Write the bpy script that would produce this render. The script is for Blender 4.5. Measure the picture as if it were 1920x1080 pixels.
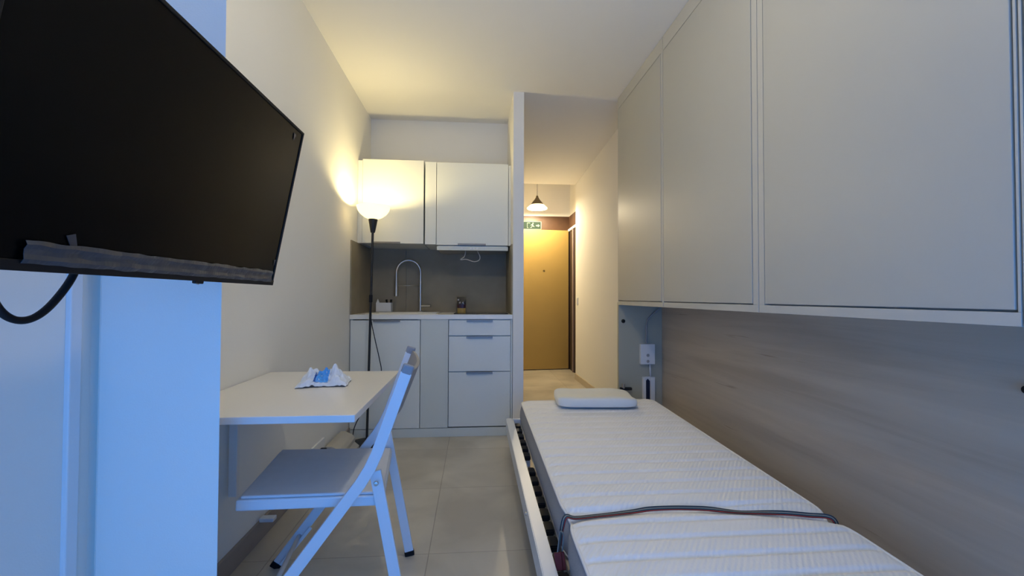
import bpy, bmesh, math, random
from mathutils import Vector, Matrix, noise
for o in list(bpy.data.objects): bpy.data.objects.remove(o)
S = bpy.context.scene
C = S.collection
R = math.radians

# ------------------------------------------------------------------ camera
CAM_Z, YAW, PITCH, ROLL, FPX = 1.0361, 0.0833, 0.0203, 0.0033, 836.2
cd = bpy.data.cameras.new('camera'); cam = bpy.data.objects.new('camera', cd); C.objects.link(cam)
cd.sensor_width = 36; cd.lens = 36 * FPX / 1920; cd.clip_start = 0.02
fw = Vector((math.sin(YAW) * math.cos(PITCH), math.cos(YAW) * math.cos(PITCH), math.sin(PITCH)))
rt = Vector((math.cos(YAW), -math.sin(YAW), 0)); up = rt.cross(fw)
rt2 = rt * math.cos(ROLL) + up * math.sin(ROLL); up2 = up * math.cos(ROLL) - rt * math.sin(ROLL)
m = Matrix((rt2, up2, -fw)).transposed().to_4x4(); m.translation = (0, 0, CAM_Z)
cam.matrix_world = m
S.camera = cam
# ------------------------------------------------------------------ world, exposure
W = bpy.data.worlds.new('sky'); S.world = W; W.use_nodes = True
bg = W.node_tree.nodes['Background']; bg.inputs[0].default_value = (0.070, 0.325, 1.0, 1); bg.inputs[1].default_value = 4.3
S.view_settings.view_transform = 'Standard'; S.view_settings.look = 'None'
S.view_settings.exposure = 0.12; S.view_settings.gamma = 1.0; S.view_settings.use_curve_mapping = False
WIN = (-0.86, 0.95, 0.10, 1.50)       # balcony window, shutter half down, in the wall behind the camera
YB = -0.7
pl = bpy.data.lights.new('window_daylight_portal', 'AREA'); pl.shape = 'RECTANGLE'
pl.size = WIN[1] - WIN[0]; pl.size_y = WIN[3] - WIN[2]; pl.cycles.is_portal = True
po = bpy.data.objects.new('window_daylight_portal', pl); C.objects.link(po)
po.location = ((WIN[0] + WIN[1]) / 2, YB - 0.02, (WIN[2] + WIN[3]) / 2); po.rotation_euler = (R(90), 0, 0)

# ------------------------------------------------------------------ materials
def mat(name, col, rough=0.5, metal=0.0, noise_amt=0.0, nscale=8.0, bump=0.0, bscale=200.0, emit=None, es=0.0, trans=0.0, spec=0.5):
    M = bpy.data.materials.new(name); M.use_nodes = True; n = M.node_tree.nodes; l = M.node_tree.links
    b = n['Principled BSDF']; b.inputs['Base Color'].default_value = (*col, 1); b.inputs['Roughness'].default_value = rough
    b.inputs['Metallic'].default_value = metal; b.inputs['Specular IOR Level'].default_value = spec
    if trans: b.inputs['Transmission Weight'].default_value = trans
    if emit: b.inputs['Emission Color'].default_value = (*emit, 1); b.inputs['Emission Strength'].default_value = es
    tc = n.new('ShaderNodeTexCoord')
    if noise_amt:
        t = n.new('ShaderNodeTexNoise'); t.inputs['Scale'].default_value = nscale; t.inputs['Detail'].default_value = 4
        l.new(tc.outputs['Object'], t.inputs['Vector'])
        mx = n.new('ShaderNodeMixRGB'); mx.inputs[1].default_value = (*[c * (1 - noise_amt) for c in col], 1)
        mx.inputs[2].default_value = (*[min(1, c * (1 + noise_amt)) for c in col], 1)
        l.new(t.outputs['Fac'], mx.inputs[0]); l.new(mx.outputs[0], b.inputs['Base Color'])
    if bump:
        t2 = n.new('ShaderNodeTexNoise'); t2.inputs['Scale'].default_value = bscale; l.new(tc.outputs['Object'], t2.inputs['Vector'])
        bp = n.new('ShaderNodeBump'); bp.inputs['Strength'].default_value = bump; bp.inputs['Distance'].default_value = 0.002
        l.new(t2.outputs['Fac'], bp.inputs['Height']); l.new(bp.outputs[0], b.inputs['Normal'])
    return M

M = {}
M['wall'] = mat('painted_wall', (0.87, 0.85, 0.79), 0.85, noise_amt=0.02, nscale=2, bump=0.15, bscale=260)
M['ceil'] = mat('ceiling_paint', (0.87, 0.85, 0.79), 0.9, noise_amt=0.02, nscale=1.5, bump=0.1, bscale=150)
M['lam'] = mat('greige_laminate', (0.48, 0.475, 0.43), 0.40, noise_amt=0.015, nscale=5, bump=0.05, bscale=600)
M['lam_edge'] = mat('laminate_edge', (0.53, 0.52, 0.47), 0.4, noise_amt=0.01)
M['dark_gap'] = mat('shadow_gap_rubber', (0.12, 0.11, 0.10), 0.7, noise_amt=0.05)
M['kit'] = mat('white_kitchen_lacquer', (0.78, 0.79, 0.72), 0.35, noise_amt=0.01, nscale=4)
M['kitg'] = mat('pale_grey_carcass', (0.68, 0.70, 0.63), 0.45, noise_amt=0.01)
M['endp'] = mat('grey_end_panel', (.44, .43, .34), .5, noise_amt=.02)
M['worktop'] = mat('pale_worktop', (0.88, 0.86, 0.78), 0.3, noise_amt=0.02, nscale=60)
M['steel'] = mat('brushed_steel', (0.55, 0.52, 0.46), 0.4, metal=1.0, noise_amt=0.05, nscale=40)
M['chrome'] = mat('satin_chrome', (0.62, 0.58, 0.52), 0.38, metal=1.0, noise_amt=0.02)
M['handle'] = mat('dark_steel_pull', (0.24, 0.23, 0.21), 0.4, metal=0.5, noise_amt=0.05)
M['black'] = mat('black_plastic', (0.006, 0.006, 0.007), 0.5, noise_amt=0.05, spec=.25)
M['blackm'] = mat('black_painted_metal', (0.015, 0.014, 0.013), 0.5, noise_amt=0.05)
M['white_pl'] = mat('white_plastic', (0.80, 0.80, 0.79), 0.4, noise_amt=0.01)
M['white_m'] = mat('white_painted_metal', (0.74, 0.77, 0.80), 0.35, noise_amt=0.01)
M['seat'] = mat('grey_plastic_seat', (0.72, 0.73, 0.75), 0.6, noise_amt=0.05, nscale=30, bump=0.3, bscale=500)
M['back'] = mat('grey_plastic_back', (.30, .30, .31), .6, noise_amt=.04)
M['table'] = mat('white_melamine', (0.80, 0.78, 0.75), 0.28, noise_amt=0.01)
M['screen'] = mat('tv_screen_gloss', (0.002, 0.002, 0.002), 0.25, noise_amt=0.02, spec=0.12)
M['film'] = mat('clear_protective_film', (0.055, 0.055, 0.06), 0.3, noise_amt=0.3, nscale=30, bump=0.25, bscale=60)
M['border'] = mat('grey_mattress_border', (0.36, 0.36, 0.37), 0.9, noise_amt=0.25, nscale=260, bump=0.5, bscale=500)
M['piping'] = mat('white_piping', (0.85, 0.84, 0.82), 0.8, noise_amt=0.02)
M['foam'] = mat('white_pillow_knit', (0.82, 0.83, 0.80), 0.9, noise_amt=0.02, bump=0.4, bscale=300)
M['brown'] = mat('brown_wood_frame', (0.07, 0.032, 0.014), 0.5, noise_amt=0.25, nscale=14)
M['darkdoor'] = mat('dark_door', (0.035, 0.02, 0.016), 0.5, noise_amt=0.1)
M['door'] = mat('beige_door_veneer', (0.46, 0.31, 0.09), 0.45, noise_amt=0.05, nscale=5)
M['beige'] = mat('beige_plastic', (0.50, 0.47, 0.40), 0.5, noise_amt=0.04)
M['skirt'] = mat('greige_tile_skirting', (0.33, 0.28, 0.24), 0.45, noise_amt=0.12, nscale=6)
M['skirt2'] = mat('beige_tile_skirting', (0.55, 0.47, 0.36), 0.45, noise_amt=0.08, nscale=6)
M['red'] = mat('dark_red_webbing', (0.13, 0.012, 0.012), 0.7, noise_amt=0.2, nscale=60)
M['greyc'] = mat('grey_cable', (0.33, 0.33, 0.33), 0.5, noise_amt=0.03)
M['green'] = mat('exit_sign_green', (0.003, 0.02, 0.012), 0.8, noise_amt=0.05)
M['pale'] = mat('exit_sign_pictogram', (0.16, 0.22, 0.18), 0.8, noise_amt=0.02)
M['gold'] = mat('coffee_label_gold', (0.50, 0.33, 0.07), 0.4, noise_amt=0.2, nscale=70)
M['pack'] = mat('coffee_foil_black', (0.012, 0.009, 0.006), 0.3, noise_amt=0.3, nscale=60, bump=0.6, bscale=70)
M['maroon'] = mat('coffee_foil_maroon', (0.06, 0.008, 0.006), 0.35, noise_amt=0.2, nscale=60)
M['wipe'] = mat('crumpled_white_film', (0.72, 0.78, 0.86), 0.35, noise_amt=0.05, nscale=60)
M['blue'] = mat('blue_print', (0.08, 0.38, 0.85), 0.35, noise_amt=0.05)
M['blue2'] = mat('dark_blue_print', (0.0, 0.10, 0.42), 0.35, noise_amt=0.05)
M['slat'] = mat('birch_slat', (0.55, 0.47, 0.36), 0.5, noise_amt=0.1, nscale=20)
M['hob'] = mat('black_glass_hob', (0.01, 0.01, 0.01), 0.1, noise_amt=0.02)
M['bulb'] = mat('lit_bulb', (1, 0.9, 0.7), 0.5, emit=(1, 0.78, 0.45), es=12, noise_amt=0.01)

def glass_shade(name, emit, es, tr=.18):
    # opal glass: diffuse + translucent, glows as a lit shade does
    m = bpy.data.materials.new(name); m.use_nodes = True; n = m.node_tree.nodes; l = m.node_tree.links
    n.remove(n['Principled BSDF']); out = n['Material Output']
    d = n.new('ShaderNodeBsdfDiffuse'); d.inputs[0].default_value = (.6, .55, .45, 1)
    t = n.new('ShaderNodeBsdfTranslucent'); t.inputs[0].default_value = (.9, .8, .6, 1)
    mx = n.new('ShaderNodeMixShader'); mx.inputs[0].default_value = tr; l.new(d.outputs[0], mx.inputs[1]); l.new(t.outputs[0], mx.inputs[2])
    e = n.new('ShaderNodeEmission'); e.inputs[0].default_value = (*emit, 1); e.inputs[1].default_value = es
    tc = n.new('ShaderNodeTexCoord'); ns = n.new('ShaderNodeTexNoise'); ns.inputs['Scale'].default_value = 6
    l.new(tc.outputs['Object'], ns.inputs['Vector'])
    mr = n.new('ShaderNodeMapRange'); mr.inputs[3].default_value = es * .95; mr.inputs[4].default_value = es * 1.05
    l.new(ns.outputs['Fac'], mr.inputs[0]); l.new(mr.outputs[0], e.inputs[1])
    a = n.new('ShaderNodeAddShader'); l.new(mx.outputs[0], a.inputs[0]); l.new(e.outputs[0], a.inputs[1]); l.new(a.outputs[0], out.inputs[0])
    return m
M['bowl'] = glass_shade('opal_glass_bowl', (1.0, 0.86, 0.5), 1.0)
M['pshade'] = glass_shade('frosted_pendant_glass', (1.0, 0.88, 0.62), 1.0, .5)

def floor_mat():
    m = bpy.data.materials.new('porcelain_floor_tiles'); m.use_nodes = True; n = m.node_tree.nodes; l = m.node_tree.links; b = n['Principled BSDF']
    g = n.new('ShaderNodeNewGeometry'); mp = n.new('ShaderNodeMapping'); mp.inputs['Location'].default_value = (0.18, -1.84, 0)
    l.new(g.outputs['Position'], mp.inputs['Vector'])
    br = n.new('ShaderNodeTexBrick'); br.offset = 0; br.squash = 1; br.inputs['Scale'].default_value = 1.0
    br.inputs['Brick Width'].default_value = 0.62; br.inputs['Row Height'].default_value = 0.62; br.inputs['Mortar Size'].default_value = 0.0022
    br.inputs['Mortar Smooth'].default_value = 0.3
    br.inputs['Color1'].default_value = (0.52, 0.48, 0.40, 1); br.inputs['Color2'].default_value = (0.58, 0.54, 0.455, 1); br.inputs['Mortar'].default_value = (0.38, 0.34, 0.28, 1)
    l.new(mp.outputs[0], br.inputs['Vector'])
    ns = n.new('ShaderNodeTexNoise'); ns.inputs['Scale'].default_value = 2.6; ns.inputs['Detail'].default_value = 6; ns.inputs['Distortion'].default_value = 0.6
    l.new(g.outputs['Position'], ns.inputs['Vector'])
    rp = n.new('ShaderNodeValToRGB'); rp.color_ramp.elements[0].position = .35; rp.color_ramp.elements[0].color = (.80, .79, .78, 1)
    rp.color_ramp.elements[1].position = .68; rp.color_ramp.elements[1].color = (1.12, 1.12, 1.12, 1); l.new(ns.outputs['Fac'], rp.inputs[0])
    mx = n.new('ShaderNodeMixRGB'); mx.blend_type = 'MULTIPLY'; mx.inputs[0].default_value = 1; l.new(br.outputs['Color'], mx.inputs[1]); l.new(rp.outputs[0], mx.inputs[2])
    l.new(mx.outputs[0], b.inputs['Base Color']); b.inputs['Roughness'].default_value = 0.38
    bp = n.new('ShaderNodeBump'); bp.inputs['Distance'].default_value = 0.001; bp.invert = True; l.new(br.outputs['Fac'], bp.inputs['Height']); l.new(bp.outputs[0], b.inputs['Normal'])
    return m
M['floor'] = floor_mat()

def splash_mat():
    m = bpy.data.materials.new('grey_splashback_stone'); m.use_nodes = True; n = m.node_tree.nodes; l = m.node_tree.links; b = n['Principled BSDF']
    g = n.new('ShaderNodeNewGeometry'); ns = n.new('ShaderNodeTexNoise'); ns.inputs['Scale'].default_value = 5; ns.inputs['Detail'].default_value = 5
    l.new(g.outputs['Position'], ns.inputs['Vector'])
    rp = n.new('ShaderNodeValToRGB'); rp.color_ramp.elements[0].position = .3; rp.color_ramp.elements[0].color = (.27, .235, .165, 1)
    rp.color_ramp.elements[1].position = .7; rp.color_ramp.elements[1].color = (.34, .295, .21, 1); l.new(ns.outputs['Fac'], rp.inputs[0]); l.new(rp.outputs[0], b.inputs['Base Color'])
    b.inputs['Roughness'].default_value = .7; b.inputs['Specular IOR Level'].default_value = .25
    return m
M['splash'] = splash_mat()

def wood_mat():
    m = bpy.data.materials.new('pale_grey_oak_laminate'); m.use_nodes = True; n = m.node_tree.nodes; l = m.node_tree.links; b = n['Principled BSDF']
    g = n.new('ShaderNodeNewGeometry')
    mp = n.new('ShaderNodeMapping'); mp.inputs['Scale'].default_value = (1, .32, 5.5); l.new(g.outputs['Position'], mp.inputs['Vector'])
    ns = n.new('ShaderNodeTexNoise'); ns.inputs['Scale'].default_value = 2.6; ns.inputs['Detail'].default_value = 7; ns.inputs['Roughness'].default_value = .55; ns.inputs['Distortion'].default_value = .5
    l.new(mp.outputs[0], ns.inputs['Vector'])
    rp = n.new('ShaderNodeValToRGB'); e = rp.color_ramp.elements
    e[0].position = .30; e[0].color = (.43, .355, .275, 1); e[1].position = .68; e[1].color = (.56, .475, .375, 1)
    x = e.new(.48); x.color = (.50, .42, .33, 1); l.new(ns.outputs['Fac'], rp.inputs[0])
    mp2 = n.new('ShaderNodeMapping'); mp2.inputs['Scale'].default_value = (1, 1.0, 26); mp2.inputs['Location'].default_value = (3, 1.3, 2.1); l.new(g.outputs['Position'], mp2.inputs['Vector'])
    n2 = n.new('ShaderNodeTexNoise'); n2.inputs['Scale'].default_value = 1.5; n2.inputs['Detail'].default_value = 3; l.new(mp2.outputs[0], n2.inputs['Vector'])
    r2 = n.new('ShaderNodeValToRGB'); r2.color_ramp.elements[0].position = .70; r2.color_ramp.elements[0].color = (1, 1, 1, 1); r2.color_ramp.elements[1].position = .76; r2.color_ramp.elements[1].color = (.66, .60, .56, 1)
    l.new(n2.outputs['Fac'], r2.inputs[0])
    mx = n.new('ShaderNodeMixRGB'); mx.blend_type = 'MULTIPLY'; mx.inputs[0].default_value = 1; l.new(rp.outputs[0], mx.inputs[1]); l.new(r2.outputs[0], mx.inputs[2])
    l.new(mx.outputs[0], b.inputs['Base Color']); b.inputs['Roughness'].default_value = .5
    return m
M['wood'] = wood_mat()

def ticking_mat():
    m = mat('quilted_mattress_knit', (0.90, 0.90, 0.89), 0.9); n = m.node_tree.nodes; l = m.node_tree.links; b = n['Principled BSDF']
    g = n.new('ShaderNodeNewGeometry'); mp = n.new('ShaderNodeMapping'); mp.inputs['Rotation'].default_value = (0, 0, R(35)); l.new(g.outputs['Position'], mp.inputs['Vector'])
    w = n.new('ShaderNodeTexWave'); w.inputs['Scale'].default_value = 22; w.inputs['Distortion'].default_value = 1.5; w.inputs['Detail Scale'].default_value = 3; l.new(mp.outputs[0], w.inputs['Vector'])
    ns = n.new('ShaderNodeTexNoise'); ns.inputs['Scale'].default_value = 5; l.new(g.outputs['Position'], ns.inputs['Vector'])
    mu = n.new('ShaderNodeMath'); mu.operation = 'MULTIPLY'; l.new(w.outputs['Fac'], mu.inputs[0]); l.new(ns.outputs['Fac'], mu.inputs[1])
    bp = n.new('ShaderNodeBump'); bp.inputs['Strength'].default_value = .5; bp.inputs['Distance'].default_value = .004; l.new(mu.outputs[0], bp.inputs['Height']); l.new(bp.outputs[0], b.inputs['Normal'])
    return m
M['tick'] = ticking_mat()

def strap_mat():
    m = mat('striped_elastic_webbing', (0.1, 0.1, 0.1), 0.75); n = m.node_tree.nodes; l = m.node_tree.links; b = n['Principled BSDF']
    uv = n.new('ShaderNodeUVMap'); uv.uv_map = 'UVMap'; sp = n.new('ShaderNodeSeparateXYZ'); l.new(uv.outputs[0], sp.inputs[0])
    rp = n.new('ShaderNodeValToRGB'); rp.color_ramp.interpolation = 'CONSTANT'; e = rp.color_ramp.elements
    e[0].position = 0; e[0].color = (.02, .04, .05, 1); e[1].position = .3; e[1].color = (.45, .36, .26, 1)
    for p, c in ((.42, (.03, .10, .11, 1)), (.62, (.015, .02, .03, 1)), (.74, (.35, .03, .02, 1)), (.92, (.03, .03, .04, 1))):
        x = e.new(p); x.color = c
    l.new(sp.outputs[1], rp.inputs[0]); l.new(rp.outputs[0], b.inputs['Base Color'])
    return m
M['strap'] = strap_mat()

# ------------------------------------------------------------------ helpers
def tag(o, label=None, cat=None, group=None, kind=None):
    if label: o['label'] = label
    if cat: o['category'] = cat
    if group: o['group'] = group
    if kind: o['kind'] = kind
    return o
def thing(name, loc, label, cat, group=None, rot=(0, 0, 0)):
    o = bpy.data.objects.new(name, None); C.objects.link(o); o.location = loc; o.rotation_euler = rot; o.empty_display_size = .05
    return tag(o, label, cat, group)
def origin_of(p):
    v = Vector((0, 0, 0))
    while p is not None: v += p.location; p = p.parent
    return v
class MB:
    def __init__(s): s.b = bmesh.new()
    def _merge(s, t, mtx=None):
        if mtx is not None: bmesh.ops.transform(t, matrix=mtx, verts=t.verts)
        me = bpy.data.meshes.new('t'); t.to_mesh(me); t.free(); s.b.from_mesh(me); bpy.data.meshes.remove(me); return s
    def box(s, x0, x1, y0, y1, z0, z1, bev=0.0, seg=2, mtx=None):
        t = bmesh.new(); bmesh.ops.create_cube(t, size=1)
        for v in t.verts: v.co = Vector(((x0 + x1) / 2 + v.co.x * (x1 - x0), (y0 + y1) / 2 + v.co.y * (y1 - y0), (z0 + z1) / 2 + v.co.z * (z1 - z0)))
        if bev: bmesh.ops.bevel(t, geom=t.edges[:], offset=bev, segments=seg, affect='EDGES', profile=.5)
        return s._merge(t, mtx)
    def prism(s, pts, axis, a0, a1, bev=0.0, mtx=None):
        # pts in the plane normal to axis, extruded a0..a1
        t = bmesh.new()
        def P(u, v, a): return {'X': (a, u, v), 'Y': (u, a, v), 'Z': (u, v, a)}[axis]
        A = [t.verts.new(P(u, v, a0)) for u, v in pts]; B = [t.verts.new(P(u, v, a1)) for u, v in pts]
        t.faces.new(A); t.faces.new(B[::-1]); k = len(pts)
        for i in range(k): t.faces.new((A[i], B[i], B[(i + 1) % k], A[(i + 1) % k]))
        bmesh.ops.recalc_face_normals(t, faces=t.faces[:])
        if bev: bmesh.ops.bevel(t, geom=t.edges[:], offset=bev, segments=2, affect='EDGES', profile=.5)
        return s._merge(t, mtx)
    def tube(s, pts, r, n=10, smooth=True, caps=True):
        pts = [Vector(p) for p in pts]
        if smooth and len(pts) > 2: pts = catmull(pts)
        rr = r if callable(r) else (lambda t: r)
        t = bmesh.new(); prev = None; N = None
        for i, p in enumerate(pts):
            d = (pts[min(i + 1, len(pts) - 1)] - pts[max(i - 1, 0)]).normalized()
            if N is None: N = d.orthogonal().normalized()
            else: N = (N - d * N.dot(d)).normalized()
            Bn = d.cross(N); q = rr(i / (len(pts) - 1))
            ring = [t.verts.new(p + (N * math.cos(a) + Bn * math.sin(a)) * q) for a in [2 * math.pi * k / n for k in range(n)]]
            if prev:
                for k in range(n): t.faces.new((prev[k], prev[(k + 1) % n], ring[(k + 1) % n], ring[k]))
            elif caps: t.faces.new(ring[::-1])
            prev = ring
        if caps: t.faces.new(prev)
        return s._merge(t)
    def lathe(s, prof, n=32, c=(0, 0, 0), mtx=None, closed=False):
        t = bmesh.new(); rings = []
        for r, z in prof:
            if r < 1e-6: rings.append([t.verts.new((0, 0, z))])
            else: rings.append([t.verts.new((r * math.cos(2 * math.pi * k / n), r * math.sin(2 * math.pi * k / n), z)) for k in range(n)])
        seq = list(zip(rings, rings[1:])) + ([(rings[-1], rings[0])] if closed else [])
        for a, b in seq:
            for k in range(n):
                f = [a[k % len(a)], a[(k + 1) % len(a)], b[(k + 1) % len(b)], b[k % len(b)]]
                f = list(dict.fromkeys(f))
                if len(f) > 2: t.faces.new(f)
        bmesh.ops.recalc_face_normals(t, faces=t.faces[:])
        return s._merge(t, (mtx or Matrix()) if mtx is not None else Matrix.Translation(c))
    def bar(s, p0, p1, wdir, w, h, bev=.002):
        # rectangular bar from p0 to p1; wdir is the direction of width w, the other side is h
        p0, p1, wdir = Vector(p0), Vector(p1), Vector(wdir); d = (p1 - p0); L = d.length; d.normalize()
        wd = (wdir - d * wdir.dot(d)).normalized(); hd = d.cross(wd)
        mt = Matrix((wd, hd, d)).transposed().to_4x4(); mt.translation = p0
        return s.box(-w / 2, w / 2, -h / 2, h / 2, 0, L, bev, mtx=mt)
    def build(s, name, m, parent=None, smooth=False, local=False, auto=None):
        me = bpy.data.meshes.new(name); bmesh.ops.recalc_face_normals(s.b, faces=s.b.faces[:])
        if parent is not None and not local: off = origin_of(parent)
        elif parent is None and not local:
            xs = [v.co for v in s.b.verts]; off = Vector(((min(c.x for c in xs) + max(c.x for c in xs)) / 2, (min(c.y for c in xs) + max(c.y for c in xs)) / 2, min(c.z for c in xs)))
        else: off = Vector((0, 0, 0))
        for v in s.b.verts: v.co -= off
        s.b.to_mesh(me); s.b.free()
        for f in me.polygons: f.use_smooth = bool(smooth or auto)
        if auto: me.set_sharp_from_angle(angle=R(auto))
        me.materials.append(m); o = bpy.data.objects.new(name, me); C.objects.link(o)
        if parent is not None: o.parent = parent
        elif not local: o.location = off
        return o
def catmull(p, k=8):
    out = []
    for i in range(len(p) - 1):
        a, b, c, d = p[max(i - 1, 0)], p[i], p[i + 1], p[min(i + 2, len(p) - 1)]
        for j in range(k):
            t = j / k; out.append(.5 * ((2 * b) + (c - a) * t + (2 * a - 5 * b + 4 * c - d) * t * t + (3 * b - a - 3 * c + d) * t ** 3))
    out.append(p[-1]); return out
def struct(mb, name, m, parent=None, **k):
    o = mb.build(name, m, parent, **k)
    if parent is None: o['kind'] = 'structure'
    return o
def box(*a, **k): return MB().box(*a, **k)

# ------------------------------------------------------------------ dimensions
XL, XR = -0.911, 0.286          # kitchen niche
YK, YU, YBK = 3.35, 3.536, 3.965
ZC, ZH = 2.59, 2.48
XC, YC = 1.104, 3.37            # wall cabinets
PX = 0.366                      # hall side of the partition
XH, YH, YE = 1.282, 5.602, 6.41
XN = -0.954                     # wall beside the camera
XW = 1.47
ZL = 2.85

# ------------------------------------------------------------------ setting
struct(box(-1.3, 1.7, YB - .2, YE + .3, -.12, 0), 'floor', M['floor'])
mb = MB(); mb.box(-1.2, 1.62, YB - .12, 3.335, ZC, ZC + .1); mb.box(-1.2, PX, 3.335, YBK + .1, ZC, ZC + .1)
struct(mb, 'ceiling', M['ceil'])
struct(MB().prism([(3.335, ZC), (YH, ZH), (YH, ZC + .1), (3.335, ZC + .1)], 'X', PX, XH + .3), 'ceiling_hall', M['ceil'])
struct(box(PX - .08, 1.6, YH, YE + .12, ZL, ZL + .1), 'ceiling_lobby', M['ceil'])
mb = MB().prism([(-1.1, 1.18), (XL - .03, 1.29), (XL, 1.31), (XL, YBK + .1), (-1.1, YBK + .1)], 'Z', 0, ZC)
struct(mb, 'wall_left', M['wall'])
# pilaster with a rounded inner corner against the near wall
pts = [(-.646, 1.2), (-.932, 1.2), (-.938, 1.203), (-.940, 1.220), (-.951, 1.220), (XN, 1.20)]
pts += [(-1.1, 1.20), (-1.1, 1.30), (XL - .02, 1.30), (-.905, 1.285), (-.655, 1.212)]
struct(MB().prism(pts, 'Z', 0, ZC), 'wall_pilaster', M['wall'])
struct(box(-1.1, XN, YB, 1.20, 0, ZC), 'wall_near_left', M['wall'])
struct(box(XN - .002, XN + .012, 1.128, 1.160, 0, ZC, .003), 'trim_1', M['white_pl'])
struct(box(-1.1, XR + .08, YBK, YBK + .1, 0, ZC), 'wall_kitchen', M['wall'])
mb = MB(); mb.box(XR, PX, 3.335, YE + .1, 0, ZC + .1); mb.box(XR, PX, YH, YE + .1, ZC + .1, ZL)
struct(mb, 'wall_partition', M['wall'])
mb = MB(); mb.box(XH, XH + .12, YC + .03, YH, 0, ZC); mb.box(XH, 1.6, YH, YH + .001, ZH, ZL); mb.box(PX, XH + .1, YH, YH + .012, ZH, ZL)
struct(mb, 'wall_hall_right', M['wall'])
struct(box(1.38, 1.6, YH + .0, YE + .1, 0, ZL), 'wall_lobby_right', M['wall'])
struct(box(PX, 1.6, YE, YE + .1, 0, ZL), 'wall_hall_end', M['wall'])
struct(box(XW, XW + .12, YB, YC + .03, 0, ZC), 'wall_right', M['wall'])
mb = MB(); x0, x1, z0, z1 = WIN
mb.box(-1.1, x0, YB - .12, YB, 0, ZC); mb.box(x1, XW + .12, YB - .12, YB, 0, ZC); mb.box(x0, x1, YB - .12, YB, 0, z0); mb.box(x0, x1, YB - .12, YB, z1, ZC)
struct(mb, 'wall_back', M['wall'])
mb = MB()
for a in ((x0, x0 + .05, z0, z1), (x1 - .05, x1, z0, z1), ((x0 + x1) / 2 - .03, (x0 + x1) / 2 + .03, z0, z1), (x0, x1, z0, z0 + .05), (x0, x1, z1 - .05, z1)):
    mb.box(a[0], a[1], YB - .08, YB - .03, a[2], a[3], .004)
struct(mb, 'window_1', M['white_pl'])
struct(box(XL - .002, XL + .012, 1.312, 3.348, 0, .082, .002), 'baseboard_left', M['skirt'])
struct(box(XH - .012, XH, YC + .05, YH, 0, .075, .002), 'baseboard_right', M['skirt2'])

# hall end: brown transom and entrance door
door = thing('door_1', (1.345, 6.385, 0), None, None, rot=(0, 0, R(5.5))); door['kind'] = 'structure'
for k in ('label', 'category'):
    if k in door: del door[k]
MB().box(-.88, 0, -.04, 0, .012, 2.0, .002).build('door_leaf', M['door'], door, local=True)
MB().lathe([(0, -.006), (.017, -.006), (.017, 0), (0, .0)], 20, mtx=Matrix.Translation((-.365, -.040, 1.41)) @ Matrix.Rotation(R(90), 4, 'X')).build('peephole', M['blackm'], door, local=True)
mb = MB(); mb.tube([(-.80, -.04, 1.0), (-.80, -.085, 1.0), (-.68, -.085, 1.0)], .009, smooth=False); mb.box(-.82, -.78, -.045, -.04, .95, 1.08, .002)
mb.build('door_handle', M['steel'], door, local=True)
mb = MB(); mb.box(PX, 1.38, YE - .012, YE, 1.995, 2.212, .002); mb.box(1.352, 1.38, YE - .03, YE, 0, 1.995, .002)
struct(mb, 'trim_2', M['brown'])
struct(box(1.366, 1.38, YH + .03, YE - .014, 2.02, 2.212, .002), 'trim_3', M['brown'])
struct(box(1.345, 1.38, YH + .03, YE - .035, 1.985, 2.02, .003), 'trim_4', M['white_pl'])
d2 = thing('door_2', (1.37, 6.0, 0), None, None); d2['kind'] = 'structure'
box(1.365, 1.38, YH + .02, YE - .035, 0, 1.984, .002).build('door_leaf', M['darkdoor'], d2)
box(1.352, 1.366, 6.07, 6.13, 0, 1.984, .002).build('door_frame', mat('mauve_grey_frame', (.25, .19, .18), .5, noise_amt=.05), d2)

# exit sign over the door
sg = thing('exit_sign', (.815, YE - .03, 2.0), 'small dark green exit sign with running figure above the entrance door', 'sign')
box(.69, .955, YE - .045, YE - .012, 2.015, 2.125, .003).build('sign_panel', M['green'], sg)
mb = MB(); y0, y1 = YE - .049, YE - .0445
mb.box(.945, .955, y0, y1, 2.012, 2.128); mb.box(.69, .955, y0, y1, 2.012, 2.018); mb.box(.69, .955, y0, y1, 2.122, 2.128)
mb.build('sign_edge', mat('sign_edge_grey', (.22, .23, .2), .8, noise_amt=.03), sg)
mb = MB()
mb.prism([(.875, 2.058), (.905, 2.058), (.905, 2.044), (.932, 2.067), (.905, 2.090), (.905, 2.076), (.875, 2.076)], 'Y', y0, y1)            # arrow
mb.box(.745, .752, y0, y1, 2.033, 2.108); mb.box(.745, .79, y0, y1, 2.101, 2.108); mb.box(.745, .765, y0, y1, 2.033, 2.040)                     # doorway
mb.lathe([(0, 0), (.0095, 0), (.0095, .0045), (0, .0045)], 12, mtx=Matrix.Translation((.832, y1, 2.101)) @ Matrix.Rotation(R(90), 4, 'X'))
mb.prism([(.813, 2.088), (.831, 2.092), (.838, 2.066), (.853, 2.052), (.849, 2.045), (.828, 2.058), (.812, 2.036), (.790, 2.036), (.790, 2.043), (.807, 2.045), (.818, 2.066), (.815, 2.077), (.800, 2.066), (.796, 2.071)], 'Y', y0, y1)
mb.build('running_figure_and_arrow', M['pale'], sg)

# small wall plates
sw = thing('light_switch', (XH, 5.49, .98), 'small white light switch on the hall wall', 'switch')
box(XH - .010, XH, 5.45, 5.53, .94, 1.03, .003).build('switch_plate', M['white_pl'], sw)
box(XH - .014, XH - .009, 5.465, 5.515, .955, 1.015, .002).build('rocker', M['white_pl'], sw)
o = box(PX, PX + .008, 3.42, 3.50, 1.76, 1.84, .003).build('wall_plate', M['white_pl']); tag(o, 'slim white plate on the hall face of the partition', 'wall plate')

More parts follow.
